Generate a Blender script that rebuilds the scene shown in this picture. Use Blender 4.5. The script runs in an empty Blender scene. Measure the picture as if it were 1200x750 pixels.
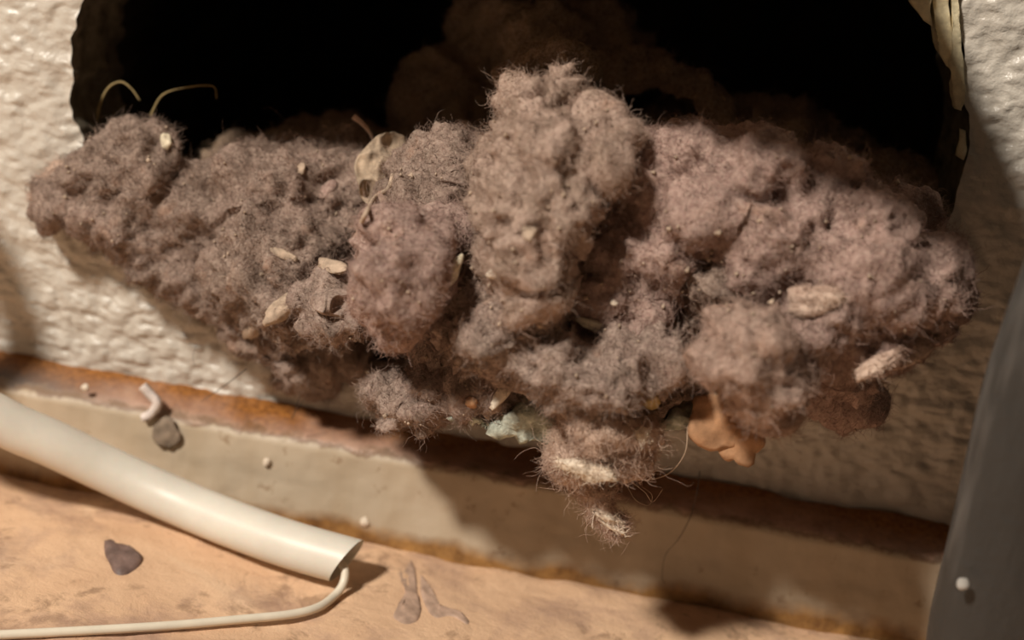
import bpy, bmesh, math, random
import numpy as np
from mathutils import Vector, Matrix
from mathutils.bvhtree import BVHTree

S = bpy.context.scene
COL = S.collection
rng = np.random.default_rng(7)
random.seed(7)

# ------------------------------------------------------------------ camera
DIST, YAW, PITCH, ROLL = 0.18, math.radians(5), math.radians(20), math.radians(8.3)
FPX = 1800.0
cdir = np.array([math.sin(YAW)*math.cos(PITCH), -math.cos(YAW)*math.cos(PITCH), math.sin(PITCH)])
CAM = cdir*DIST
FWD = -cdir
R0 = np.cross(FWD, [0, 0, 1.0]); R0 /= np.linalg.norm(R0)
U0 = np.cross(R0, FWD)
RIGHT = math.cos(ROLL)*R0 + math.sin(ROLL)*U0
UP = np.cross(RIGHT, FWD)
cam = bpy.data.cameras.new('camera'); camo = bpy.data.objects.new('camera', cam); COL.objects.link(camo)
cam.sensor_width = 36; cam.lens = FPX/1200*36; cam.clip_start = 0.005; cam.clip_end = 20
camo.matrix_world = Matrix(((RIGHT[0], UP[0], -FWD[0], CAM[0]), (RIGHT[1], UP[1], -FWD[1], CAM[1]),
                            (RIGHT[2], UP[2], -FWD[2], CAM[2]), (0, 0, 0, 1)))
cam.dof.use_dof = True; cam.dof.focus_distance = 0.159; cam.dof.aperture_fstop = 17
S.camera = camo

# ------------------------------------------------------------------ light and exposure
W = bpy.data.worlds.new('world'); S.world = W; W.use_nodes = True
W.node_tree.nodes['Background'].inputs[0].default_value = (1.0, 0.85, 0.66, 1)
W.node_tree.nodes['Background'].inputs[1].default_value = 0.042
def spot(name, loc, target, watts, size, colour, angle=60):
    l = bpy.data.lights.new(name, 'SPOT'); l.energy = watts; l.shadow_soft_size = size; l.color = colour
    l.spot_size = math.radians(angle); l.spot_blend = 0.6
    o = bpy.data.objects.new(name, l); COL.objects.link(o); o.location = loc
    o.rotation_euler = (Vector(target)-Vector(loc)).to_track_quat('-Z', 'Y').to_euler()
    return o
spot('ceiling_lamp_light', (-0.243, -0.348, 0.424), (-0.005, 0, 0), 16.5, 0.028, (1.0, 0.92, 0.82))
S.view_settings.view_transform = 'Standard'; S.view_settings.look = 'None'
S.view_settings.exposure = 0.0; S.view_settings.gamma = 1.0

# ------------------------------------------------------------------ helpers
def at(px, py, d=0.0):
    """point of the plane y = -d (metres in front of the wall) seen at photo pixel px, py"""
    v = FWD*FPX + RIGHT*(px-600) + UP*(375-py)
    t = (-d-CAM[1])/v[1]
    return CAM + v*t
def ray(px, py):
    v = FWD*FPX + RIGHT*(px-600) + UP*(375-py)
    return v/np.linalg.norm(v)
def at_z(px, py, z):
    v = ray(px, py); t = (z-CAM[2])/v[2]; return CAM+v*t
MM = 0.001

def _hash(ix, iy, iz, seed):
    h = (ix*374761393 + iy*668265263 + iz*2147483647 + seed*1274126177) & 0xffffffff
    h = ((h ^ (h >> 13))*1274126177) & 0xffffffff
    h = ((h ^ (h >> 16))*2246822519) & 0xffffffff
    return ((h ^ (h >> 15)) & 0xffff).astype(np.float64)/32767.5-1.0
def noise(p, scale, seed=0):
    """smooth value noise, about -1..1; p (n,3) metres, scale metres"""
    q = np.asarray(p)/scale + 1000.0
    i = np.floor(q).astype(np.int64); f = q-i; f = f*f*f*(f*(f*6-15)+10)
    r = 0
    for dx in (0, 1):
        wx = f[:, 0] if dx else 1-f[:, 0]
        for dy in (0, 1):
            wy = f[:, 1] if dy else 1-f[:, 1]
            for dz in (0, 1):
                wz = f[:, 2] if dz else 1-f[:, 2]
                r = r + wx*wy*wz*_hash(i[:, 0]+dx, i[:, 1]+dy, i[:, 2]+dz, seed)
    return r
def fbm(p, scale, octv=4, seed=0, gain=0.5):
    r = 0; a = 1.0
    for k in range(octv):
        r = r + a*noise(p, scale/2**k, seed+k*17); a *= gain
    return r

def link(name, me, mat=None, parent=None, smooth=True):
    o = bpy.data.objects.new(name, me); COL.objects.link(o)
    if mat: me.materials.append(mat)
    if parent: o.parent = parent
    if smooth and hasattr(me, 'polygons'):
        me.polygons.foreach_set('use_smooth', [True]*len(me.polygons))
    return o
def mesh(name, vs, fs):
    me = bpy.data.meshes.new(name); me.from_pydata([tuple(map(float, v)) for v in vs], [], [tuple(map(int, f)) for f in fs]); me.update()
    return me
def tag(o, label=None, cat=None, group=None, kind=None):
    if label: o['label'] = label
    if cat: o['category'] = cat
    if group: o['group'] = group
    if kind: o['kind'] = kind
    return o
def grid_faces(n, m, closed=False):
    i, j = np.meshgrid(np.arange(n-1), np.arange(m if closed else m-1), indexing='ij')
    a = i*m+j; b = i*m+(j+1) % m
    return np.stack([a, b, b+m, a+m], -1).reshape(-1, 4)
def get_vn(me):
    n = len(me.vertices); v = np.empty(n*3); me.vertices.foreach_get('co', v)
    nn = np.empty(n*3); me.vertex_normals.foreach_get('vector', nn)
    return v.reshape(-1, 3), nn.reshape(-1, 3)
def set_v(me, v):
    me.vertices.foreach_set('co', np.ascontiguousarray(v).ravel()); me.update()
def catmull(pts, n):
    p = np.array(pts, float); p = np.vstack([2*p[0]-p[1], p, 2*p[-1]-p[-2]]); out = []
    segs = len(p)-3
    for t in np.linspace(0, segs-1e-9, n):
        k = int(t); u = t-k; a, b, c, d = p[k:k+4]
        out.append(0.5*((2*b)+(-a+c)*u+(2*a-5*b+4*c-d)*u*u+(-a+3*b-3*c+d)*u**3))
    return np.array(out)
def tube(pts, rad, sides=12, n=60, close=True, flat=1.0):
    """swept tube; rad number or function of t"""
    p = catmull(pts, n); T = np.gradient(p, axis=0); T /= np.linalg.norm(T, axis=1)[:, None]
    ref = np.array([0, 0, 1.0]) if abs(T[0][2]) < .9 else np.array([1.0, 0, 0]); vs = []
    N = np.cross(T[0], ref); N /= np.linalg.norm(N)
    for k in range(n):
        N = N-T[k]*np.dot(N, T[k]); N /= np.linalg.norm(N); B = np.cross(T[k], N)
        r = rad(k/(n-1)) if callable(rad) else rad
        for s in range(sides):
            a = 2*math.pi*s/sides; vs.append(p[k]+r*(math.cos(a)*N+flat*math.sin(a)*B))
    f = [tuple(x) for x in grid_faces(n, sides, True)]
    if close: f += [tuple(range(sides))[::-1], tuple(range((n-1)*sides, n*sides))]
    return vs, f

# ------------------------------------------------------------------ materials
def new_mat(name):
    m = bpy.data.materials.new(name); m.use_nodes = True
    nt = m.node_tree; return m, nt, nt.nodes['Principled BSDF']
def nd(nt, typ, **kw):
    n = nt.nodes.new(typ)
    for k, v in kw.items():
        if k.startswith('i_'): n.inputs[k[2:].replace('_', ' ')].default_value = v
        else: setattr(n, k, v)
    return n
def coords(nt, kind='Object', scale=(1, 1, 1), rot=(0, 0, 0)):
    tc = nd(nt, 'ShaderNodeTexCoord'); mp = nd(nt, 'ShaderNodeMapping')
    mp.inputs['Scale'].default_value = scale; mp.inputs['Rotation'].default_value = rot
    nt.links.new(tc.outputs[kind], mp.inputs['Vector']); return mp.outputs[0]
def noise_n(nt, vec, scale, detail=4, rough=.55, dist=0.0):
    n = nd(nt, 'ShaderNodeTexNoise'); n.inputs['Scale'].default_value = scale; n.inputs['Detail'].default_value = detail
    n.inputs['Roughness'].default_value = rough; n.inputs['Distortion'].default_value = dist
    nt.links.new(vec, n.inputs['Vector']); return n.outputs['Fac']
def ramp(nt, fac, stops, interp='LINEAR'):
    r = nd(nt, 'ShaderNodeValToRGB'); r.color_ramp.interpolation = interp
    while len(r.color_ramp.elements) < len(stops): r.color_ramp.elements.new(0.5)
    for e, (p, c) in zip(r.color_ramp.elements, stops):
        e.position = p; e.color = (*c, 1) if len(c) == 3 else c
    nt.links.new(fac, r.inputs[0]); return r.outputs['Color']
def mix(nt, fac, a, b, mode='MIX'):
    m = nd(nt, 'ShaderNodeMix', data_type='RGBA', blend_type=mode)
    for s, v in ((0, fac), (6, a), (7, b)):
        if isinstance(v, (int, float)): m.inputs[s].default_value = v
        elif isinstance(v, tuple): m.inputs[s].default_value = (*v, 1)
        else: nt.links.new(v, m.inputs[s])
    return m.outputs[2]
def math_n(nt, op, a, b=None, clamp=False):
    m = nd(nt, 'ShaderNodeMath', operation=op, use_clamp=clamp)
    for s, v in ((0, a), (1, b)):
        if v is None: continue
        if isinstance(v, (int, float)): m.inputs[s].default_value = v
        else: nt.links.new(v, m.inputs[s])
    return m.outputs[0]
def bump(nt, bsdf, h, strength=.3, dist=0.001):
    b = nd(nt, 'ShaderNodeBump'); b.inputs['Strength'].default_value = strength; b.inputs['Distance'].default_value = dist
    nt.links.new(h, b.inputs['Height']); nt.links.new(b.outputs[0], bsdf.inputs['Normal'])

def lint_mat(name, base, tint, dark):
    m, nt, b = new_mat(name); v = coords(nt)
    big = noise_n(nt, v, 90, 3, .6); med = noise_n(nt, v, 420, 4, .65); fine = noise_n(nt, v, 2600, 3, .7)
    c1 = ramp(nt, big, [(.36, base), (.62, tint)])
    c1 = mix(nt, ramp(nt, noise_n(nt, coords(nt, rot=(1, 2, 3)), 230, 3, .6), [(.60, (0, 0, 0)), (.72, (.55, .55, .55))]), c1, (.36, .20, .13))
    c2 = mix(nt, ramp(nt, med, [(.38, (0, 0, 0)), (.56, (1, 1, 1))]), mix(nt, .65, c1, dark), c1)
    c3 = mix(nt, ramp(nt, fine, [(.35, (0, 0, 0)), (.7, (.8, .8, .8))]), c2, mix(nt, .45, c2, (.72, .58, .47)))
    nt.links.new(c3, b.inputs['Base Color']); b.inputs['Roughness'].default_value = 1
    b.inputs['Specular IOR Level'].default_value = .08
    bump(nt, b, fine, .5, .0004); return m
LM = {
 'brown': lint_mat('lint_brown', (.215, .147, .115), (.275, .185, .148), (.110, .068, .050)),
 'mauve': lint_mat('lint_mauve', (.325, .212, .178), (.365, .235, .198), (.170, .100, .085)),
 'tan':   lint_mat('lint_tan', (.36, .25, .195), (.40, .28, .225), (.20, .130, .09)),
 'grey':  lint_mat('lint_grey', (.265, .18, .148), (.315, .225, .185), (.12, .08, .06)),
 'pale':  lint_mat('lint_pale', (.48, .32, .25), (.62, .46, .36), (.30, .18, .13)),
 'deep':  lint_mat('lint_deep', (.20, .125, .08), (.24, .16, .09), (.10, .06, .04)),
}
def plain(name, c, rough=.6, spec=.4, var=.12, sc=600, bm_=.2, sss=0):
    m, nt, b = new_mat(name); v = coords(nt); f = noise_n(nt, v, sc, 4, .6)
    lo = tuple(x*(1-var*2) for x in c); hi = tuple(min(1, x*(1+var)) for x in c)
    nt.links.new(ramp(nt, f, [(.3, lo), (.7, hi)]), b.inputs['Base Color'])
    b.inputs['Roughness'].default_value = rough; b.inputs['Specular IOR Level'].default_value = spec
    if sss: b.inputs['Subsurface Weight'].default_value = sss; b.inputs['Subsurface Scale'].default_value = .001
    bump(nt, b, f, bm_, .0004); return m

# ------------------------------------------------------------------ structure
# horizontal edges of the ledge: junction with the wall, front edge of the rusty top, foot of the face
zA = np.mean([at(x, y, 0)[2] for x, y in ((0, 408), (300, 457), (800, 550), (1110, 612))])
zB = np.mean([at(x, y, .006)[2] for x, y in ((0, 455), (240, 500), (640, 566), (1000, 630))])
zC = np.mean([at(x, y, .0075)[2] for x, y in ((0, 553), (400, 625), (700, 683), (1000, 742))])

# painted wall with a rough hole
def wall_mat():
    m, nt, b = new_mat('stippled_wall_paint'); v = coords(nt)
    big = noise_n(nt, v, 40, 3); med = noise_n(nt, coords(nt, scale=(1, 1, 1.6)), 330, 4, .5); fine = noise_n(nt, v, 1500, 3, .6)
    c = ramp(nt, big, [(.3, (.56, .505, .43)), (.7, (.62, .565, .485))])
    c = mix(nt, ramp(nt, med, [(.2, (.35, .35, .35)), (.42, (0, 0, 0))]), c, (.40, .33, .25))
    nt.links.new(c, b.inputs['Base Color']); b.inputs['Roughness'].default_value = .30
    b.inputs['Specular IOR Level'].default_value = .45
    bump(nt, b, math_n(nt, 'ADD', med, math_n(nt, 'MULTIPLY', fine, .3)), .55, .0009); return m
WALL = wall_mat()
outline_px = [(100, -10), (96, 18), (86, 42), (84, 78), (82, 100), (90, 128), (95, 160), (100, 215), (120, 290), (200, 350), (290, 398), (350, 425), (425, 447),
              (530, 492), (600, 508), (650, 517), (760, 508), (820, 492), (930, 450), (1040, 390), (1100, 310), (1112, 250), (1128, 215),
              (1134, 175), (1131, 120), (1128, 60), (1120, 0), (1100, -60), (1020, -90), (800, -100), (600, -100), (400, -100), (200, -90), (115, -60)]
op = np.array([at(x, y, 0)[[0, 2]] for x, y in outline_px])
cen = at(600, 180, 0)[[0, 2]]
NA = 1100
seg = np.linalg.norm(np.roll(op, -1, 0)-op, axis=1); cum = np.concatenate([[0], np.cumsum(seg)])
opc = np.vstack([op, op[:1]])
ts = np.linspace(0, cum[-1], NA, endpoint=False)
ol = np.stack([np.interp(ts, cum, opc[:, k]) for k in (0, 1)], 1)
o3 = np.stack([ol[:, 0], np.zeros(NA), ol[:, 1]], 1)
rd = ol-cen; rl = np.linalg.norm(rd, axis=1)[:, None]
ol = ol+rd/rl*(fbm(o3, .004, 3, 5)*.0005)[:, None]
X0, X1, Z0, Z1 = -.22, .22, zA-.0015, .2
d = (ol-cen); tt = np.full(NA, 1e9)
with np.errstate(divide='ignore', invalid='ignore'):
    for a_, lim in ((0, X0), (0, X1), (1, Z0), (1, Z1)):
        t_ = (lim-cen[a_])/d[:, a_]; tt = np.where((t_ > 0) & (t_ < tt), t_, tt)
outer = cen+d*tt[:, None]
NR = 190
vs = []
for k in range(NR):
    u = k/(NR-1); u = .35*u+.65*u**3
    q = ol+(outer-ol)*u
    vs.append(np.stack([q[:, 0], np.zeros(NA), q[:, 1]], 1))
vs = np.concatenate(vs)
sq = vs*np.array([1, 1, 1.25])
bmp = fbm(sq, .0024, 3, 11, .6)*.00028 + np.abs(noise(sq, .0017, 3))*.00030 + noise(vs, .02, 9)*.0005
vs[:, 1] -= bmp
wall = link('wall_back', mesh('wall_back', vs, grid_faces(NR, NA, True)), WALL)
tag(wall, kind='structure')
# broken edge of the plaster inside the hole
edge_m = plain('broken_plaster_edge', (.15, .13, .095), .9, .1, .25, 500, .6)
rv = []
front = np.stack([ol[:, 0], -bmp[:NA], ol[:, 1]], 1)
inn = np.stack([-(d/rl)[:, 0], np.zeros(NA), -(d/rl)[:, 1]], 1)
for k in range(14):
    u = k/13; q = front.copy(); q[:, 1] += u*.012
    if k: q += inn*(fbm(q, .003, 3, 31)*.0006*min(1, u*4)+u*.0012)[:, None]
    rv.append(q)
rev = link('reveal', mesh('reveal', np.concatenate(rv), grid_faces(14, NA, True)), edge_m, wall)
# cavity behind the wall: very dark sheet metal box
cav_m = plain('dark_metal', (.035, .028, .02), .8, .2, .3, 120, .3)
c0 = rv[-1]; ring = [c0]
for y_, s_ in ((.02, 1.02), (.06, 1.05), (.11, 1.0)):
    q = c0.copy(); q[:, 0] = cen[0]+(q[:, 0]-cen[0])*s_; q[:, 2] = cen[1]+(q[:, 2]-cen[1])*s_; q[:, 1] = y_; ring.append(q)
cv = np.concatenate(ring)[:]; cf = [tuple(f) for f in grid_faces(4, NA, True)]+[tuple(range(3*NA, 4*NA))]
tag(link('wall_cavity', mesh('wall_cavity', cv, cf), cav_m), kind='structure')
# torn paper facing standing at the right side of the hole
paper_m = plain('torn_paper', (.74, .64, .42), .8, .2, .15, 700, .5)
def slab(name, poly, d0, thick, mat, parent=None, seed=0, bulge=.0004, sub=3):
    bm_ = bmesh.new(); vv = [bm_.verts.new(at(x, y, d0)) for x, y in poly]; f = bm_.faces.new(vv)
    g = bmesh.ops.extrude_face_region(bm_, geom=[f])
    for v_ in [e for e in g['geom'] if isinstance(e, bmesh.types.BMVert)]: v_.co.y += thick
    bmesh.ops.triangulate(bm_, faces=bm_.faces[:])
    for _ in range(sub):
        bmesh.ops.subdivide_edges(bm_, edges=[e for e in bm_.edges if e.calc_length() > .0008], cuts=1, use_grid_fill=False)
        bmesh.ops.triangulate(bm_, faces=bm_.faces[:])
    bmesh.ops.recalc_face_normals(bm_, faces=bm_.faces[:])
    me = bpy.data.meshes.new(name); bm_.to_mesh(me); bm_.free()
    v_, n_ = get_vn(me); v_ = v_+n_*(fbm(v_, .0025, 4, seed)*bulge)[:, None]; set_v(me, v_)
    return link(name, me, mat, parent)
slab('torn_paper', [(1062, -40), (1068, 4), (1082, 24), (1092, 30), (1094, -40)], .0006, .002, paper_m, wall, 1)
slab('torn_paper', [(1092, -40), (1094, 34), (1100, 62), (1108, 78), (1116, 83), (1117, 60), (1114, 20), (1110, -40)], -.0002, .002, paper_m, wall, 2)
slab('torn_paper', [(1114, -40), (1116, 40), (1117, 84), (1119, 128), (1128, 132), (1130, 122), (1128, 80), (1126, 20), (1122, -40)], .0007, .002, paper_m, wall, 3)
slab('torn_paper', [(1124, 150), (1122, 182), (1129, 187), (1134, 175), (1133, 152)], .0006, .001, paper_m, wall, 4, .0003)

# unseen strip added above the hole to shade the upper lint and right wall
def shade_flap():
    F = []; nx, ny = 90, 24
    A, B = at(95, -70, 0), at(1003, -70, 0)
    for i in range(nx):
        for j in range(ny):
            u, w = i/(nx-1), j/(ny-1); p = A+(B-A)*u; reach = .01*np.interp(u, [0, .06, .4, .55, .62, .7, .9, .96, 1], [2.2, 2.5, 2.7, 3.1, 3.5, 4.2, 5.4, 4.9, 2.9])
            F.append(p+np.array([0, -w*reach, .0040+.12*w*reach]))
    F = np.array(F); F[:, 2] += fbm(F, .01, 3, 91)*.0006; F[:, 1] += fbm(F*np.array([1, 0, 1]), .006, 3, 92)*.0006
    G = F+np.array([0, 0, .0022]); fc = grid_faces(nx, ny); idx = np.arange(nx*ny).reshape(nx, ny)
    loop = np.concatenate([idx[0, :-1], idx[:-1, -1], idx[-1, :0:-1], idx[:0:-1, 0]])
    side = np.stack([loop, loop+nx*ny, np.roll(loop, -1)+nx*ny, np.roll(loop, -1)], 1)
    return mesh('added_shade_strip', np.vstack([F, G]), np.vstack([fc, fc[:, ::-1]+nx*ny, side]))
link('added_shade_strip', shade_flap(), WALL, wall)

# ledge: rusty top flange, painted face, rounded lip
def ledge_profile():
    return [(.0, zA-.0006), (.0015, zA-.0009), (.0045, zB+.0006), (.0058, zB+.0001), (.0063, zB-.0006), (.0068, (zB+zC)/2), (.0076, zC+.0008), (.0080, zC-.001)]
def rust_mat():
    m, nt, b = new_mat('painted_ledge_with_rust')
    tc = nd(nt, 'ShaderNodeTexCoord'); sp = nd(nt, 'ShaderNodeSeparateXYZ'); nt.links.new(tc.outputs['Object'], sp.inputs[0]); z = sp.outputs['Z']; x = sp.outputs['X']
    v = coords(nt); big = noise_n(nt, v, 70, 4, .6); med = noise_n(nt, v, 350, 4, .65); fine = noise_n(nt, v, 1600, 3, .6)
    streak = noise_n(nt, coords(nt, scale=(1, 1, .12)), 260, 3, .5)
    cream = ramp(nt, big, [(.3, (.47, .375, .265)), (.7, (.55, .45, .33))])
    cream = mix(nt, ramp(nt, streak, [(.45, (0, 0, 0)), (.75, (.35, .35, .35))]), cream, (.36, .25, .14))
    cream = mix(nt, ramp(nt, med, [(.30, (.7, .7, .7)), (.38, (0, 0, 0))]), cream, (.30, .20, .12))
    # top flange: pinkish brown primer where the paint came off
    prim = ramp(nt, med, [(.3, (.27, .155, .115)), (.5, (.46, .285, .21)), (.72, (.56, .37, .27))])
    prim = mix(nt, ramp(nt, x_pos(nt, x, -.056, -.043), [(0, (1, 1, 1)), (1, (0, 0, 0))]), prim, (.16, .12, .10))  # left end darkened: soft shade painted into the primer colour
    edge = math_n(nt, 'ADD', z, math_n(nt, 'MULTIPLY', math_n(nt, 'SUBTRACT', med, .5), .0022))
    top = ramp(nt, maprange(nt, edge, zB-.0003, zB+.0004), [(0, (0, 0, 0)), (1, (1, 1, 1))])
    c = mix(nt, top, cream, prim)
    ln = maprange(nt, math_n(nt, 'ABSOLUTE', math_n(nt, 'SUBTRACT', edge, zB-.0001)), .0004, .0001)
    c = mix(nt, math_n(nt, 'MULTIPLY', ln, .6, True), c, (.17, .085, .045))
    e2 = math_n(nt, 'ADD', z, math_n(nt, 'MULTIPLY', math_n(nt, 'SUBTRACT', big, .5), .003))
    rust = ramp(nt, maprange(nt, e2, zA-.0022, zA-.0009), [(0, (0, 0, 0)), (1, (1, 1, 1))])
    c = mix(nt, rust, c, ramp(nt, fine, [(.3, (.16, .055, .012)), (.7, (.42, .17, .04))]))
    e3 = math_n(nt, 'ADD', z, math_n(nt, 'MULTIPLY', math_n(nt, 'SUBTRACT', big, .5), .006))
    foot = ramp(nt, maprange(nt, e3, zC+.0022, zC+.0004), [(0, (0, 0, 0)), (1, (1, 1, 1))])
    c = mix(nt, foot, c, ramp(nt, med, [(.3, (.12, .05, .015)), (.7, (.42, .22, .07))]))
    nt.links.new(c, b.inputs['Base Color']); b.inputs['Roughness'].default_value = .5; b.inputs['Specular IOR Level'].default_value = .35
    bump(nt, b, math_n(nt, 'ADD', math_n(nt, 'MULTIPLY', med, top_val(nt, top)), math_n(nt, 'MULTIPLY', fine, .12)), .5, .0006)
    return m
def maprange(nt, v, a, b_):
    n = nd(nt, 'ShaderNodeMapRange'); n.inputs['From Min'].default_value = a; n.inputs['From Max'].default_value = b_; nt.links.new(v, n.inputs[0]); return n.outputs[0]
def x_pos(nt, x, a, b_): return maprange(nt, x, a, b_)
def top_val(nt, c): return math_n(nt, 'ADD', math_n(nt, 'MULTIPLY', c, .7), .12)
pr = ledge_profile(); fine_pr = []
for (a, b_) in zip(pr[:-1], pr[1:]):
    n_ = max(2, int(math.hypot(a[0]-b_[0], a[1]-b_[1])/.0004))
    for k in range(n_): fine_pr.append((a[0]+(b_[0]-a[0])*k/n_, a[1]+(b_[1]-a[1])*k/n_))
fine_pr.append(pr[-1])
xs = np.linspace(-.13, .13, 650)
vs = np.array([(x, -yy, zz) for x in xs for yy, zz in fine_pr])
topm = np.clip((vs[:, 2]-zB+.0005)/.001, 0, 1)
vs[:, 2] += fbm(vs, .006, 4, 41)*.00025*topm + noise(vs, .03, 44)*.0002
vs[:, 1] -= fbm(vs, .004, 4, 47)*.00018
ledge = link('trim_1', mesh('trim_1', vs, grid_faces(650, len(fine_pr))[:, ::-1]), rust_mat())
tag(ledge, kind='structure')

# tan worktop / floor below
def floor_mat():
    m, nt, b = new_mat('stained_tan_surface'); v = coords(nt)
    big = noise_n(nt, v, 45, 4, .6, .6); med = noise_n(nt, v, 190, 6, .7, .3); fine = noise_n(nt, v, 1100, 4, .6)
    c = ramp(nt, big, [(.3, (.62, .39, .24)), (.55, (.74, .49, .31)), (.75, (.78, .56, .38))])
    c = mix(nt, ramp(nt, med, [(.36, (.75, .75, .75)), (.45, (0, 0, 0))]), c, (.34, .21, .13))
    c = mix(nt, ramp(nt, noise_n(nt, coords(nt, scale=(1, 1, 1), rot=(0, 0, .6)), 75, 5, .62, .3), [(.48, (0, 0, 0)), (.64, (.85, .85, .85))]), c, (.42, .265, .19))
    nt.links.new(c, b.inputs['Base Color']); b.inputs['Roughness'].default_value = .55; b.inputs['Specular IOR Level'].default_value = .3
    bump(nt, b, math_n(nt, 'ADD', med, math_n(nt, 'MULTIPLY', fine, .25)), .5, .0008); return m
FY0, FY1 = -.0072, -.25
gx, gy = np.meshgrid(np.linspace(-.16, .16, 500), np.concatenate([np.linspace(FY0, -.05, 170), np.linspace(-.052, FY1, 40)]), indexing='ij')
fv = np.stack([gx.ravel(), gy.ravel(), np.full(gx.size, zC)], 1)
fv[:, 2] += fbm(fv, .009, 4, 61)*.00035-.0004
floor = link('floor', mesh('floor', fv, grid_faces(500, 210)[:, ::-1]), floor_mat()); tag(floor, kind='structure')

# ------------------------------------------------------------------ lint
def thing(name, loc, label, cat, group=None):
    o = bpy.data.objects.new(name, None); o.empty_display_size = .01; COL.objects.link(o); o.location = loc
    return tag(o, label, cat, group)
def blob_mesh(blobs, voxel, name):
    bm_ = bmesh.new()
    for b_ in blobs:
        px, py, dd, rx, ry = b_[:5]; ang = math.radians(b_[5]) if len(b_) > 5 else 0; rz = b_[6] if len(b_) > 6 else min(rx, ry)
        if px < 320 and dd > 15: dd *= .48; rz *= .75
        if dd > 15:
            t_ = min(1, max(0, (px-320)/170)); t_ = t_*t_*(3-2*t_); dd += 115*t_*min(1, dd/60); rz *= 1+.7*t_
        c = at(px, py, dd*1e-4); sc = np.dot(c-CAM, FWD)/FPX
        g = bmesh.ops.create_icosphere(bm_, subdivisions=4, radius=1)
        ca, sa = math.cos(ang), math.sin(ang)
        ax = RIGHT*ca-UP*sa; ay = RIGHT*sa+UP*ca
        M = Matrix(((ax[0]*rx*sc, ay[0]*ry*sc, -FWD[0]*rz*sc, c[0]), (ax[1]*rx*sc, ay[1]*ry*sc, -FWD[1]*rz*sc, c[1]),
                    (ax[2]*rx*sc, ay[2]*ry*sc, -FWD[2]*rz*sc, c[2]), (0, 0, 0, 1)))
        bmesh.ops.transform(bm_, matrix=M, verts=g['verts'])
    me = bpy.data.meshes.new(name); bm_.to_mesh(me); bm_.free()
    o = bpy.data.objects.new(name, me); COL.objects.link(o)
    r = o.modifiers.new('r', 'REMESH'); r.mode = 'VOXEL'; r.voxel_size = voxel
    s = o.modifiers.new('s', 'SMOOTH'); s.iterations = 6; s.factor = .6
    dg = bpy.context.evaluated_depsgraph_get(); out = bpy.data.meshes.new_from_object(o.evaluated_get(dg), depsgraph=dg)
    bpy.data.objects.remove(o); bpy.data.meshes.remove(me); out.name = name; return out
def ruffle(me, seed, amp=1.0):
    v, n = get_vn(me)
    w = v+np.stack([noise(v, .006, seed+k)*.0018 for k in (101, 102, 103)], 1)
    big = fbm(w, .010, 2, seed)*.0016
    rid = (1-2*np.abs(noise(w, .0052, seed+7)))*.0009
    pit = -np.clip(noise(w, .0042, seed+9)-.45, 0, 1)*.0050
    fine = fbm(w, .0019, 3, seed+13, .75)*.00060+(1-2*np.abs(noise(w, .0012, seed+23)))*.00018
    mid = (1-2*np.abs(noise(w, .0027, seed+19)))*.0005
    set_v(me, v+n*((big*.9+rid+mid*1.25+pit+fine*1.35)*amp)[:, None])
def fuzz(me, parent, mat, seed, dens, length=1.7, lift=.35, rad=.000022):
    """curly fibres rooted on the lint surface"""
    me.calc_loop_triangles(); nt_ = len(me.loop_triangles); tri = np.empty(nt_*3, np.int32); me.loop_triangles.foreach_get('vertices', tri); tri = tri.reshape(-1, 3)
    v, vn = get_vn(me); a, b_, c = v[tri[:, 0]], v[tri[:, 1]], v[tri[:, 2]]
    cr = np.cross(b_-a, c-a); ar = np.linalg.norm(cr, axis=1)/2; fn = cr/(2*ar[:, None]+1e-15)
    view = CAM-a; view /= np.linalg.norm(view, axis=1)[:, None]
    face = np.einsum('ij,ij->i', fn, view); w = ar*np.clip(face*1.5+.8, 0.0, 1)
    n = int(dens*w.sum()*1e6); g = np.random.default_rng(seed)
    t = g.choice(nt_, n, p=w/w.sum()); r1 = np.sqrt(g.random(n))[:, None]; r2 = g.random(n)[:, None]
    p = (1-r1)*a[t]+r1*(1-r2)*b_[t]+r1*r2*c[t]; N = fn[t]
    L = (length*MM*np.exp(g.normal(0, .45, n)))[:, None]
    # combed in patches: tangential flow from a smooth noise field
    flow = np.stack([noise(p, .003, seed+k) for k in (1, 2, 3)], 1)+g.normal(0, .55, (n, 3))
    dirv = flow-N*np.einsum('ij,ij->i', flow, N)[:, None]; dirv /= np.linalg.norm(dirv, axis=1)[:, None]
    dirv = dirv+N*(g.random((n, 1))*1.2*lift+.1*lift); K = 6; pts = np.empty((n, K, 3)); pts[:, 0] = p-N*.00008
    for k in range(1, K):
        dirv = dirv+g.normal(0, .38, (n, 3))-N*(.16*(k > 2)); dirv /= np.linalg.norm(dirv, axis=1)[:, None]
        pts[:, k] = pts[:, k-1]+dirv*L/(K-1)
    hc = bpy.data.hair_curves.new('fuzz'); hc.add_curves([K]*n)
    hc.attributes['position'].data.foreach_set('vector', pts.ravel().astype(np.float32))
    rr = hc.attributes.get('radius') or hc.attributes.new('radius', 'FLOAT', 'POINT')
    rr.data.foreach_set('value', (np.repeat(rad*np.exp(g.normal(0, .3, n)), K)*np.tile([1, 1, 1, .9, .75, .4], n)).astype(np.float32))
    hc.materials.append(mat)
    o = bpy.data.objects.new('fuzz', hc); COL.objects.link(o); o.parent = parent; tag(o, kind='stuff'); return n

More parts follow.
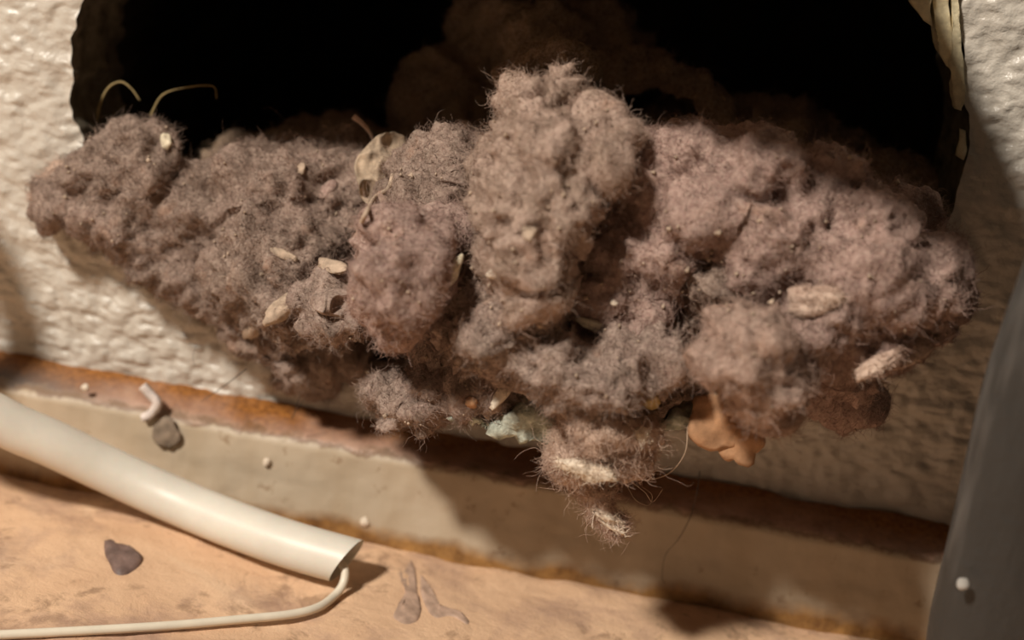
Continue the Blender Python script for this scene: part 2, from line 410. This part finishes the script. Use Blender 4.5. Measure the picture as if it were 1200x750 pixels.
LOBES = [
 # name, material, blobs (px, py, depth, rx, ry, angle, rdepth), fibre density, label
 ('lint_lobe', 'brown', [(165, 185, 60, 48, 42), (125, 205, 60, 45, 42), (95, 228, 55, 42, 30, -20), (70, 232, 55, 20, 17), (160, 250, 70, 75, 45), (185, 300, 75, 62, 42, 25, 55),
                       (250, 250, 55, 75, 70, 0, 55), (330, 235, 20, 95, 72, 0, 60), (400, 220, -10, 60, 60), (250, 330, 80, 70, 48, 20, 60), (330, 310, 70, 85, 70),
                       (300, 372, 95, 62, 46, 25, 50), (345, 345, 90, 60, 55)], 5.5, 'large brown lint lobe'),
 ('lint_lobe', 'grey', [(330, 425, 60, 45, 22, 25, 30), (350, 400, 40, 60, 46, 0, 30), (395, 378, 120, 44, 26, 0, 30), (385, 355, 120, 44, 24, 20, 28), (360, 445, 12, 40, 16, 0, 25), (400, 425, -10, 28, 18), (350, 370, 90, 40, 30)], 5, None),
 ('lint_lobe', 'brown', [(530, 220, 20, 60, 50, 0, 50), (510, 270, 30, 70, 60), (570, 300, 60, 36, 70), (430, 280, 10, 36, 50), (535, 365, 30, 50, 45), (560, 190, -10, 40, 30), (560, 370, 110, 40, 60), (395, 290, 20, 36, 60)], 5, None),
 ('lint_lobe', 'mauve', [(462, 296, 165, 36, 42), (472, 325, 180, 46, 50), (452, 350, 165, 32, 36), (480, 370, 160, 32, 26, -30), (500, 290, 140, 30, 30), (528, 268, 100, 26, 22), (470, 394, 150, 18, 10, -35)], 6, 'rounded mauve lint ball'),
 ('lint_lobe', 'tan', [(620, 125, 90, 36, 34), (662, 110, 95, 20, 36), (622, 180, 140, 46, 60, 0, 45), (606, 240, 160, 42, 60, 0, 45), (618, 300, 170, 44, 55, 0, 45), (645, 240, 165, 44, 60, 0, 40), (628, 350, 170, 36, 44, 0, 38), (640, 195, 150, 46, 50, 0, 40), (580, 212, 110, 14, 24), (690, 205, 140, 30, 26)], 6, 'tall tan tongue of lint'),
 ('lint_lobe', 'tan', [(700, 150, 110, 32, 36), (718, 168, 115, 28, 30), (695, 185, 130, 32, 32), (728, 160, 100, 18, 22)], 6, None),
 ('lint_lobe', 'mauve', [(758, 225, 85, 48, 50, 20, 36), (752, 265, 92, 56, 60, 15, 36), (732, 310, 98, 55, 54, 10, 36), (712, 350, 105, 46, 40, 15, 36), (770, 300, 90, 50, 60), (690, 378, 110, 34, 22), (745, 370, 100, 50, 40)], 6, 'smooth pinkish slab of lint'),
 ('lint_lobe', 'mauve', [(820, 190, 60, 56, 42), (880, 210, 65, 70, 60), (830, 260, 80, 66, 60), (960, 225, 55, 66, 50), (920, 290, 105, 90, 70, 0, 55), (1010, 270, 80, 62, 55, 0, 50), (1055, 245, 20, 34, 34), (780, 200, 50, 50, 46),
                        (1000, 330, 110, 95, 62, 5, 55), (960, 370, 115, 72, 58), (1070, 330, 85, 58, 46), (1104, 325, 75, 32, 38), (1108, 348, 70, 24, 32), (1010, 405, 105, 66, 42), (1060, 392, 85, 50, 32, -15), (985, 445, 70, 50, 26),
                        (1000, 360, 10, 90, 80), (960, 300, 20, 110, 90), (1050, 330, 0, 60, 60), (990, 470, 40, 36, 18)], 5.5, 'broad lint bulge on the right'),
 ('lint_lobe', 'pale_mauve', [(868, 378, 200, 52, 30), (866, 415, 210, 58, 48), (892, 448, 200, 50, 38, 15), (902, 478, 180, 32, 24), (838, 400, 195, 26, 42), (920, 440, 185, 22, 26), (880, 420, 110, 48, 54), (875, 420, 50, 46, 50)], 6, 'rough lower right lint lobe'),
 ('lint_lobe', 'brown', [(800, 325, 70, 60, 50), (795, 385, 70, 50, 50), (850, 320, 100, 60, 36), (790, 425, 110, 46, 30), (810, 455, 10, 44, 30), (900, 330, 90, 60, 40), (760, 400, 60, 60, 60)], 5, None),
 ('lint_lobe', 'grey', [(600, 395, 165, 66, 40), (570, 425, 140, 44, 30), (650, 425, 165, 70, 36, 10, 40), (700, 440, 165, 66, 40), (740, 425, 150, 60, 40), (600, 428, 140, 60, 24, 20), (600, 420, 60, 90, 50), (720, 430, 60, 80, 50), (555, 385, 80, 34, 40), (700, 480, 105, 46, 34), (750, 470, 70, 44, 30), (660, 400, 100, 60, 40), (650, 440, 40, 110, 40)], 6, None),
 ('lint_lobe', 'grey', [(445, 466, 80, 20, 26), (488, 470, 95, 46, 19), (540, 450, 110, 40, 17), (450, 492, 85, 14, 20), (500, 484, 125, 20, 14), (522, 472, 120, 22, 11), (496, 502, 120, 7, 12), (578, 458, 120, 28, 15), (548, 462, 118, 28, 15), (515, 458, 110, 30, 16), (572, 476, 110, 15, 8), (500, 470, 40, 50, 20), (480, 445, -20, 40, 16), (470, 480, 82, 12, 26, 20)], 7, 'ragged grey lint fringe'),
 ('lint_lobe', 'pale', [(700, 505, 165, 48, 26), (675, 500, 150, 24, 30), (738, 508, 150, 28, 24), (690, 540, 165, 36, 18, 10, 16), (728, 532, 160, 34, 20), (665, 552, 160, 14, 9), (700, 480, 140, 40, 20)], 8, 'paler hanging tuft of lint'),
 ('lint_lobe', 'pale', [(690, 572, 150, 22, 13, 20), (702, 590, 148, 20, 12, 30), (714, 606, 146, 14, 8, 40), (728, 612, 145, 7, 4, 30), (690, 560, 150, 16, 12), (722, 621, 145, 7, 4, 30)], 9, 'pale wisp at the lowest tip'),
 ('lint_lobe', 'pale', [(55, 222, 40, 20, 16), (44, 231, 38, 14, 9), (70, 212, 45, 18, 16)], 6, 'pale peach tip at the far left'),
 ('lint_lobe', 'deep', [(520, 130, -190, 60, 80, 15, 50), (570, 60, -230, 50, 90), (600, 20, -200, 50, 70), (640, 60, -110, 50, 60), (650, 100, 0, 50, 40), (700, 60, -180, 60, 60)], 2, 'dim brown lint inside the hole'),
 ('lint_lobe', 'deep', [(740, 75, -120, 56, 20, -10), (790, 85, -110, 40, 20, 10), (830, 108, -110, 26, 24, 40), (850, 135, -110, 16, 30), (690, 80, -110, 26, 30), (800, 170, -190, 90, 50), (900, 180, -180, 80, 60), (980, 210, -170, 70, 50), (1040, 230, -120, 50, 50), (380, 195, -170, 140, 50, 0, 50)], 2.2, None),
]
LM['pale_mauve'] = lint_mat('lint_pale_mauve', (.36, .235, .185), (.41, .275, .22), (.20, .125, .095))
lint = thing('lint_mass', at(600, 380, .005), 'large clump of grey brown dryer lint spilling out of the wall hole', 'lint')
bpy.context.view_layer.update()
IM = lint.matrix_world.inverted()
allv, allf = [], []; nf = 0; base_i = 0
for i, (nm, mt, blobs, dens, lab) in enumerate(LOBES):
    small = blobs[0][3] < 50 and len(blobs) < 7
    me = blob_mesh(blobs, .00045 if dens > 3 else .0009, nm)
    small_lobe = max(b_[3] for b_ in blobs) < 40
    ruffle(me, 200+i*31, .45 if small_lobe else .72 if mt in ('mauve', 'pale_mauve') else .6 if mt == 'pale' else .92)
    v, _ = get_vn(me)
    polys = [tuple(p.vertices) for p in me.polygons]
    allv.append(v.copy()); allf += [tuple(x+base_i for x in p) for p in polys]; base_i += len(v)
    o = link(nm, me, LM[mt], lint); o.matrix_parent_inverse = IM
    if lab: o['label'] = lab
    nf += fuzz(me, o, LM[mt], 500+i, dens*(5.5 if mt == 'pale' else 3.8), .95 if dens < 8 else 1.2, .22 if dens < 8 else .35, .000014)
print('fibres', nf, 'lint verts', base_i)
BVH = BVHTree.FromPolygons([tuple(x) for x in np.concatenate(allv)], allf)
def on_lint(px, py, default=.01):
    h = BVH.ray_cast(Vector(CAM), Vector(ray(px, py)))
    return (np.array(h[0]), np.array(h[1])) if h[0] is not None else (at(px, py, default), -FWD)

# ------------------------------------------------------------------ debris stuck in the lint
def chip(name, loc, nrm, lx, ly, lz, ang, mat, seed, wob=.25, curl=0.0, sub=3, parent=None, sink=.3):
    """small irregular flake lying against a surface; sizes in photo pixels (0.1 mm); ang in picture"""
    bm_ = bmesh.new(); bmesh.ops.create_icosphere(bm_, subdivisions=sub, radius=1)
    me = bpy.data.meshes.new(name); bm_.to_mesh(me); bm_.free()
    v, _ = get_vn(me)
    u = v*(1+wob*fbm(v*.01+seed*.037, .009, 3, seed))[:, None]
    u[:, 2] += curl*(u[:, 0]**2) + .25*np.sin(u[:, 1]*4+seed)*np.abs(u[:, 1])
    a = math.radians(ang); t = RIGHT*math.cos(a)+UP*math.sin(a); t = t-nrm*np.dot(t, nrm); t /= np.linalg.norm(t); bb = np.cross(nrm, t)
    q = (u[:, :1]*lx*1e-4)*t+(u[:, 1:2]*ly*1e-4)*bb+(u[:, 2:]*lz*1e-4)*nrm + nrm*(lz*1e-4*(1-2*sink))
    set_v(me, q); o = link(name, me, mat, parent); o.location = loc
    return o
M_hus = plain('husk', (.52, .39, .285), .8, .3, .2, 900, .4)
M_crm = plain('cream_chip', (.74, .64, .46), .6, .4, .15, 900, .4)
M_och = plain('ochre_crumb', (.50, .36, .16), .8, .2, .25, 900, .5)
M_org = plain('orange_tan_flake', (.50, .28, .15), .8, .3, .2, 500, .4)
M_wht = plain('pale_fluff', (.80, .68, .54), .9, .1, .12, 900, .5)
M_grn = plain('grey_green_shred', (.50, .52, .43), .95, .1, .3, 900, .8)
M_red = plain('reddish_bit', (.34, .13, .09), .9, .1, .3, 900, .5)
CH = [
 ('seed_husk', 293, 386, 13, 9, 6, 70, M_hus, 'rounded tan husk stuck low on the left lint lobe, left of the longer husk', 'husk'),
 ('seed_husk', 328, 363, 24, 10, 6, 42, M_hus, 'long ridged tan husk low on the left lint lobe, right of a rounded one', 'husk'),
 ('plaster_crumb', 195, 167, 6, 9, 5, 10, M_crm, 'pale crumb on the top left knob of lint beside a dark notch', 'crumb'),
 ('tan_crumb', 353, 198, 7, 5, 4, 80, M_hus, 'tiny tan crumb high on the left lint lobe', 'crumb'),
 ('wood_sliver', 331, 297, 18, 5, 3, -22, M_hus, 'small tan sliver in the middle of the left lint lobe', 'sliver'),
 ('paper_sliver', 388, 312, 24, 9, 3, -48, M_hus, 'flat tan scrap left of the rounded lint ball', 'scrap'),
 ('dried_leaf_sliver', 533, 315, 15, 6, 3, 65, M_crm, 'pointed cream sliver on the right side of the rounded lint ball', 'sliver'),
 ('bright_crumb', 580, 321, 7, 6, 5, 20, M_wht, 'tiny white crumb left of the tall lint tongue', 'crumb'),
 ('tan_seed', 620, 275, 8, 7, 5, 60, M_hus, 'small tan seed in the middle of the tall lint tongue', 'seed'),
 ('shiny_seed', 693, 380, 14, 5, 4, -22, M_crm, 'shiny cream seed just below the dark crease beside the tongue', 'seed'),
 ('lint_pellet', 958, 352, 27, 13, 15, 0, LM['pale'], 'pale oval pellet of fluff on the right lint bulge', 'pellet'),
 ('tan_flake', 872, 517, 20, 27, 8, 20, M_org, 'orange tan pointed flake hanging under the lower right lint lobe', 'flake'),
 ('dark_tan_flake', 838, 490, 22, 26, 8, 30, M_org, 'dull orange flake tucked left under the lower right lint lobe', 'flake'),
 ('orange_bead', 553, 471, 6, 6, 5, 0, M_org, 'small orange bead in the ragged lint fringe', 'bead'),
 ('pale_stick', 588, 461, 19, 6, 5, 48, M_wht, 'short pale stick above the grey green shred', 'stick'),
 ('ochre_crumb', 763, 468, 9, 9, 7, 60, M_och, 'ochre crumb in the dark hollow left of the lower right lobe', 'crumb'),
 ('bright_lint_knot', 751, 508, 7, 8, 6, 0, M_wht, 'bright knot at the upper right of the hanging tuft', 'knot'),
 ('fluff_wad', 692, 549, 27, 9, 9, -12, M_wht, 'bright cream wad of fluff across the hanging tuft', 'fluff'),
 ('fluff_strand', 712, 604, 17, 4, 4, -35, M_wht, 'bright strand on the lowest wisp of lint, upper of two', 'fluff'),
 ('fluff_strand', 718, 617, 15, 3, 3, -28, M_wht, 'bright strand on the lowest wisp of lint, lower of two', 'fluff'),
 ('pink_scrap', 385, 222, 14, 7, 4, 50, LM['mauve'], 'pinkish scrap left of the crumpled tissue', 'scrap'),
 ('white_speck', 720, 355, 4, 3, 3, 0, M_wht, 'tiny white speck on the smooth pinkish slab of lint', 'speck'),
 ('pale_fluff_patch', 1068, 410, 26, 9, 8, 28, LM['pale'], 'pale rolled edge at the bottom of the far right lint lobe', 'fluff'),
 ('pale_fluff_patch', 1030, 425, 24, 7, 7, 30, LM['pale'], 'faint pale roll left of the brighter one under the far right lobe', 'fluff'),
 ('tan_fluff_patch', 575, 185, 16, 26, 10, 0, LM['tan'], 'small tan patch hugging the left edge of the lint tongue', 'fluff'),
]
for k, (nm, x, y, lx, ly, lz, ang, mt, lab, cat) in enumerate(CH):
    p, n = on_lint(x, y, .024)
    if cat == 'flake': p, n = at(x, y, .026), -FWD
    n = n+.8*(-FWD); n /= np.linalg.norm(n)
    o = tag(chip(nm, p, n, lx, ly, lz, ang, mt, 900+k, .45 if cat in ('fluff', 'flake', 'pellet') else .3), lab, cat)
    if cat in ('fluff', 'pellet', 'knot'): fuzz(o.data, o, mt, 1300+k, 30, .7, .4, .000016)

# crumpled tissue scrap near the top of the left lint
def crumple(name, px, py, w, h, mat, label, cat, seed, lift=.0015, ang=0):
    N = 46; p0, n0 = on_lint(px, py); a = math.radians(ang)
    n0 = n0*.4-FWD; n0 /= np.linalg.norm(n0)
    t = RIGHT*math.cos(a)+UP*math.sin(a); t = t-n0*np.dot(t, n0); t /= np.linalg.norm(t); b_ = np.cross(n0, t)
    u, v = np.meshgrid(np.linspace(-1, 1, N), np.linspace(-1, 1, N), indexing='ij'); u = u.ravel(); v = v.ravel()
    q = np.stack([u*np.sqrt(1-v*v/2), v*np.sqrt(1-u*u/2), u*0], 1)
    loc = q[:, :1]*w*1e-4*t+q[:, 1:2]*h*1e-4*b_
    r = 1+.22*noise(q*.004+seed, .003, seed); loc = loc*r[:, None]
    z = (1-2*np.abs(noise(loc, .0016, seed+1)))*.0007+(1-2*np.abs(noise(loc, .0031, seed+2)))*.0010 - (u*u+v*v)*.0006
    f1 = loc+n0*(lift+z)[:, None]; f2 = f1-n0*.00025
    F = grid_faces(N, N); vs_ = np.vstack([f1, f2]); fs = np.vstack([F, F[:, ::-1]+N*N])
    idx = np.arange(N*N).reshape(N, N); loop = np.concatenate([idx[0, :-1], idx[:-1, -1], idx[-1, :0:-1], idx[:0:-1, 0]])
    side = np.stack([loop, loop+N*N, np.roll(loop, -1)+N*N, np.roll(loop, -1)], 1)
    o = link(name, mesh(name, vs_, np.vstack([fs, side])), mat); o.location = p0; return tag(o, label, cat)
M_tis = plain('tissue', (.46, .35, .25), .85, .2, .3, 700, .6)
crumple('tissue_scrap', 446, 210, 31, 42, M_tis, 'crumpled tan tissue scrap at the top between left lobe and lint ball', 'tissue', 71, .0030, -10)
crumple('lint_curl', 395, 355, 26, 14, LM['grey'], 'greyish curled pad of lint left below the lint ball', 'lint', 75, .0012, -10)

# tiny pale crumbs caught all over the lint
vs_, fs = [], []; g_ = np.random.default_rng(5)
while len(fs) < 260*8:
    x, y = g_.uniform(60, 1110), g_.uniform(110, 600); h = BVH.ray_cast(Vector(CAM), Vector(ray(x, y)))
    if h[0] is None or h[0][1] > .004: continue
    p = np.array(h[0])+np.array(h[1])*.0002; sz = g_.lognormal(math.log(.00017), .35); b0 = len(vs_)
    for q in ((1, 0, 0), (-1, 0, 0), (0, 1, 0), (0, -1, 0), (0, 0, 1), (0, 0, -1)): vs_.append(p+np.array(q)*sz*g_.uniform(.6, 1.5))
    fs += [tuple(b0+k for k in t) for t in ((0, 2, 4), (2, 1, 4), (1, 3, 4), (3, 0, 4), (2, 0, 5), (1, 2, 5), (3, 1, 5), (0, 3, 5))]
o = link('crumbs', mesh('crumbs', vs_, fs), M_hus, lint); o.matrix_parent_inverse = IM; tag(o, kind='stuff')

# ribbon and fibres
def strand(name, pts, r, mat, n=40, sides=6, taper=True):
    o_ = np.mean(pts, axis=0)
    vs_, fs = tube([np.array(p)-o_ for p in pts], (lambda t: r*(1-.6*t)) if taper else r, sides, n)
    o = link(name, mesh(name, vs_, fs), mat); o.location = o_; return o
M_fib = plain('yellowish_fibre', (.42, .31, .14), .7, .3, .2, 800, .2)
M_hair = plain('dark_hair', (.05, .035, .025), .4, .5, .1, 800, 0)
M_phair = plain('pale_hair', (.46, .34, .24), .5, .4, .1, 800, 0)
def surf(pts, off=.0006):
    out = []
    for x, y in pts:
        p, n = on_lint(x, y); out.append(p-FWD*off)
    return out
tag(strand('twine', surf([(461, 205), (455, 222), (440, 232), (432, 246), (424, 262)], .0006), .00025, M_hus, taper=False), 'thin cream twine running down from the crumpled tissue scrap', 'twine')
tag(strand('fibre_loop', [at(x, y, -.004) for x, y in ((112, 145), (118, 120), (128, 102), (142, 96), (154, 104), (164, 118))], .00018, M_fib), 'curved yellowish fibre arching over the top left lint knob', 'fibre')
tag(strand('fibre_loop', [at(x, y, -.004) for x, y in ((176, 136), (190, 112), (215, 103), (249, 101), (254, 116))], .00013, M_fib), 'thin yellowish fibre bent right above the dark notch', 'fibre')
tag(strand('leaf_stalk', [at(x, y, .001) for x, y in ((414, 136), (424, 144), (434, 156), (440, 172))], .0004, LM['pale']), 'short pinkish stalk sticking up above the tissue scrap', 'stalk')
HAIRS = [
 ([(289, 432), (270, 447), (252, 460), (235, 471)], .010, .00006, M_hair, 'straight dark hair sticking out left under the left lobe'),
 ([(352, 462), (346, 480), (342, 491), (350, 478), (360, 464)], .008, .00005, M_hair, 'bent dark hair hanging under the left lobe'),
 ([(230, 405), (226, 418), (229, 428), (238, 432)], .008, .00003, M_hair, 'tiny hair loop on the pale wall under the left lobe'),
 ([(806, 498), (803, 530), (786, 553), (762, 562), (730, 562)], .027, .00008, M_phair, 'pale hair arcing right from the hanging tuft'),
 ([(742, 566), (756, 577), (765, 588), (777, 573)], .026, .00005, M_phair, 'fine pale hair knotted right of the hanging tuft'),
 ([(820, 552), (817, 575), (813, 592), (808, 608), (795, 632), (780, 650), (776, 676), (779, 684)], .009, .00006, M_hair, 'long fine hair trailing down the painted ledge face'),
 ([(735, 570), (745, 586), (760, 592), (764, 580), (752, 570)], .026, .00004, M_phair, 'faint looped hair just below the hanging tuft'),
 ([(560, 470), (575, 482), (590, 480), (600, 470)], .012, .00004, M_phair, 'short pale hair across the lint fringe'),
]
for pts, dd, r, mt, lab in HAIRS:
    tag(strand('loose_hair', [at(x, y, dd+.0006*math.sin(k*2.1)) for k, (x, y) in enumerate(pts)], r, mt, 50, 5), lab, 'hair', 'loose hairs')

# grey green fibrous shreds showing under the lint
slab_args = dict(sub=3, bulge=.0011)
o = slab('insulation_shred', [(524, 490), (545, 485), (562, 490), (580, 500), (577, 508), (545, 503)], .026, .003, M_grn, None, 7, **slab_args)
tag(o, 'narrow grey green shred under the lint fringe, left piece', 'shred', 'grey green shreds')
o = slab('insulation_shred', [(578, 505), (596, 490), (620, 480), (650, 490), (680, 505), (672, 525), (640, 523), (610, 516)], .026, .003, M_grn, None, 8, **slab_args)
tag(o, 'widest grey green fibrous shred left of the hanging tuft', 'shred', 'grey green shreds')
o = slab('insulation_shred', [(760, 502), (790, 492), (830, 484), (832, 492), (805, 504), (772, 512)], .026, .003, M_grn, None, 9, **slab_args)
tag(o, 'grey green shred right of the hanging tuft', 'shred', 'grey green shreds')

# ------------------------------------------------------------------ cable sleeve and wire
M_slv = plain('cream_sleeve', (.76, .71, .61), .42, .45, .06, 120, .05, .1)
M_wire = plain('white_wire', (.78, .70, .56), .4, .5, .05, 300, .05)
sl = thing('cable_sleeve', at_z(200, 600, zC), 'thick cream plastic cable sleeve lying across the ledge and tan surface', 'cable sleeve')
bpy.context.view_layer.update(); IMs = sl.matrix_world.inverted()
R_ = .0028
sp = [at(-460, -60, .020), at(-340, -20, .022), at(-245, 50, .022), at(-200, 150, .022), at(-175, 300, .022), at(-110, 425, .0195), at(0, 492, .0165), at(60, 519, .0145), at(130, 552, .0125), at(200, 584, .0125), at_z(270, 613, zC+.0028), at_z(340, 638, zC+.0028), at_z(406, 657, zC+.0028)]  # off-frame left run bends upward, shaped to shade the wall's lower left
vs_, fs = tube(sp, R_, 28, 120, close=False, flat=.94)
dr_ = sp[-1]-sp[-2]; dr_ = dr_/np.linalg.norm(dr_); oblique = lambda V: [np.array(p)+(dr_*np.dot(np.array(p)-np.mean(V[k//28*28:k//28*28+28], axis=0), UP)*.45*max(0, k//28-113)/6) for k, p in enumerate(V)]
vs_ = oblique(vs_)
n0 = len(vs_)
v2, f2 = tube(sp, R_*.80, 28, 120, close=False, flat=.94)
v2 = oblique(v2)
fs = list(fs)+[tuple(x+n0 for x in f[::-1]) for f in f2]
e = 119*28
fs += [(e+s, e+(s+1) % 28, n0+e+(s+1) % 28, n0+e+s)[::-1] for s in range(28)]
fs += [tuple(n0+e+s for s in range(28))]
o = link('sleeve', mesh('sleeve', vs_, fs), M_slv, sl); o.matrix_parent_inverse = IMs
wp = [at_z(370, 648, zC+.0030), at_z(395, 656, zC+.0030), at_z(404, 668, zC+.0024), at_z(402, 684, zC+.0012)]+[at_z(x, y, zC+.0004) for x, y in ((392, 698), (372, 712), (340, 720), (280, 726), (200, 733), (100, 739), (0, 744), (-120, 750))]
vs_, fs = tube(wp, .00048, 12, 140)
o = link('wire', mesh('wire', vs_, fs), M_wire, sl); o.matrix_parent_inverse = IMs

# ------------------------------------------------------------------ bits on ledge and floor
M_pnt = plain('peeled_paint', (.78, .68, .62), .5, .5, .12, 900, .5)
M_blot = plain('dark_blotch', (.20, .13, .11), .55, .4, .25, 500, .6)
tag(strand('paint_curl', [at(x, y, .0068) for x, y in ((167, 452), (176, 462), (184, 472), (178, 484), (168, 490))], .0006, M_pnt, taper=False), 'curl of white peeled paint on the rusty ledge edge', 'paint flake')
n_up = np.array([0, -.25, .97]); n_fr = np.array([0, -1.0, .1]); n_fr /= np.linalg.norm(n_fr)
tag(chip('drab_patch', at(197, 508, .0069), n_fr, 15, 20, 3, -10, plain('drab_tone', (.30, .23, .17), .9, .1, .3, 600, .4), 955), 'drab flat patch on the ledge face below the paint curl', 'scrap')  # thin drab patch set on the ledge face
for k, (x, y, r, dd, lab) in enumerate(((313, 541, 5, .0069, 'white crumb on the lit ledge face right of the drab patch'), (427, 612, 6, .0073, 'white crumb on the ledge foot above the sleeve end'), (100, 454, 5, .0058, 'pale crumb at the left end of the rusty ledge top'))):
    tag(chip('paint_crumb', at(x, y, dd), n_fr, r, r, r*.6, 0, M_wht, 960+k), lab, 'crumb')
zf = zC-.0003
def flat_blot(name, pts_px, seed, lab, cat, th=.0002):
    bm_ = bmesh.new(); P = [at_z(x, y, zf) for x, y in pts_px]; c = np.mean(P, axis=0)
    P = catmull(P+[P[0]], 60)[:-1]; vs_ = []
    for k, (s, h) in enumerate(((1, -.0003), (.93, th*.5), (.75, th), (.5, th*1.1), (.25, th*1.0), (.05, th))):
        vs_.append(c+(P-c)*s+np.array([0, 0, h]))
    vs_ = np.concatenate(vs_); m_ = len(P); fs_ = [tuple(x) for x in grid_faces(6, m_, True)]+[tuple(range(5*m_, 6*m_))]
    vs_ = vs_+np.stack([0*vs_[:, 0], 0*vs_[:, 0], fbm(vs_, .0015, 3, seed)*.00015], 1)-c
    o = link(name, mesh(name, vs_, fs_), M_blot); o.location = c; bm_.free(); return tag(o, lab, cat)
flat_blot('dark_drip', [(121, 634), (130, 633), (136, 637), (150, 640), (162, 648), (168, 656), (160, 668), (146, 675), (134, 672), (128, 660), (122, 646)], 3, 'dark blotch of dried glue on the tan surface below the sleeve', 'blotch', .0005)
M_blot = plain('brown_stain', (.50, .34, .25), .6, .3, .2, 500, .3)
flat_blot('brown_stain', [(462, 655), (476, 650), (486, 662), (490, 690), (494, 715), (488, 728), (470, 730), (460, 722), (472, 712), (474, 690), (464, 670)], 5, 'long brown stain with a foot shape on the tan surface', 'stain', .00008)
flat_blot('brown_stain', [(492, 672), (498, 678), (504, 700), (514, 716), (535, 716), (551, 728), (548, 733), (530, 723), (510, 724), (498, 708), (492, 690)], 6, 'thin crooked brown stain right of the foot shaped one', 'stain', .00008)

# ------------------------------------------------------------------ dark scuffed panel at the right
def panel_mat():
    m, nt, b = new_mat('scuffed_dark_plastic')
    big = noise_n(nt, coords(nt, scale=(1, 1, .2)), 120, 4, .6); fine = noise_n(nt, coords(nt), 700, 4, .6)
    c = ramp(nt, big, [(.35, (.022, .021, .019)), (.55, (.035, .033, .03)), (.70, (.12, .11, .10))])
    nt.links.new(c, b.inputs['Base Color']); b.inputs['Roughness'].default_value = .45
    bump(nt, b, math_n(nt, 'ADD', big, math_n(nt, 'MULTIPLY', fine, .2)), .5, .0015); return m
rim = catmull([at(x, y, .034) for x, y in ((1230, 180), (1200, 290), (1172, 370), (1150, 440), (1132, 520), (1112, 610), (1096, 680), (1086, 730), (1080, 800), (1076, 900))], 160)
prof = [(0.035, .030), (.008, .0065), (.003, .0022), (.0009, .0003), (0, -.0012), (.0009, -.0028), (.004, -.0040), (.010, -.0046), (.020, -.0045), (.035, -.0040)]
pv = []
for p in rim:
    for a_, b_ in catmull([(a, b, 0) for a, b in prof], 40)[:, :2]:
        pv.append(p+np.array([a_, b_, 0]))
pv = np.array(pv); pv[:, 1] += fbm(pv*np.array([1, 1, .3]), .008, 3, 77)*.0008
pv = pv-pv.mean(0)*0
pn = thing('side_panel', rim[-1], 'dark grey scuffed plastic panel out of focus at the right edge', 'panel')
bpy.context.view_layer.update()
o = link('panel_shell', mesh('panel_shell', pv, grid_faces(160, 40)), panel_mat(), pn); o.matrix_parent_inverse = pn.matrix_world.inverted()
s_ = np.array(at(1128, 684, .039)); o = chip('pale_speck', s_, -FWD, 6, 6, 3, 0, plain('dull_grey', (.4, .37, .33)), 990, .1); o.parent = pn; o.matrix_parent_inverse = pn.matrix_world.inverted(); o['label'] = 'pale speck'  # small pale speck set on the panel
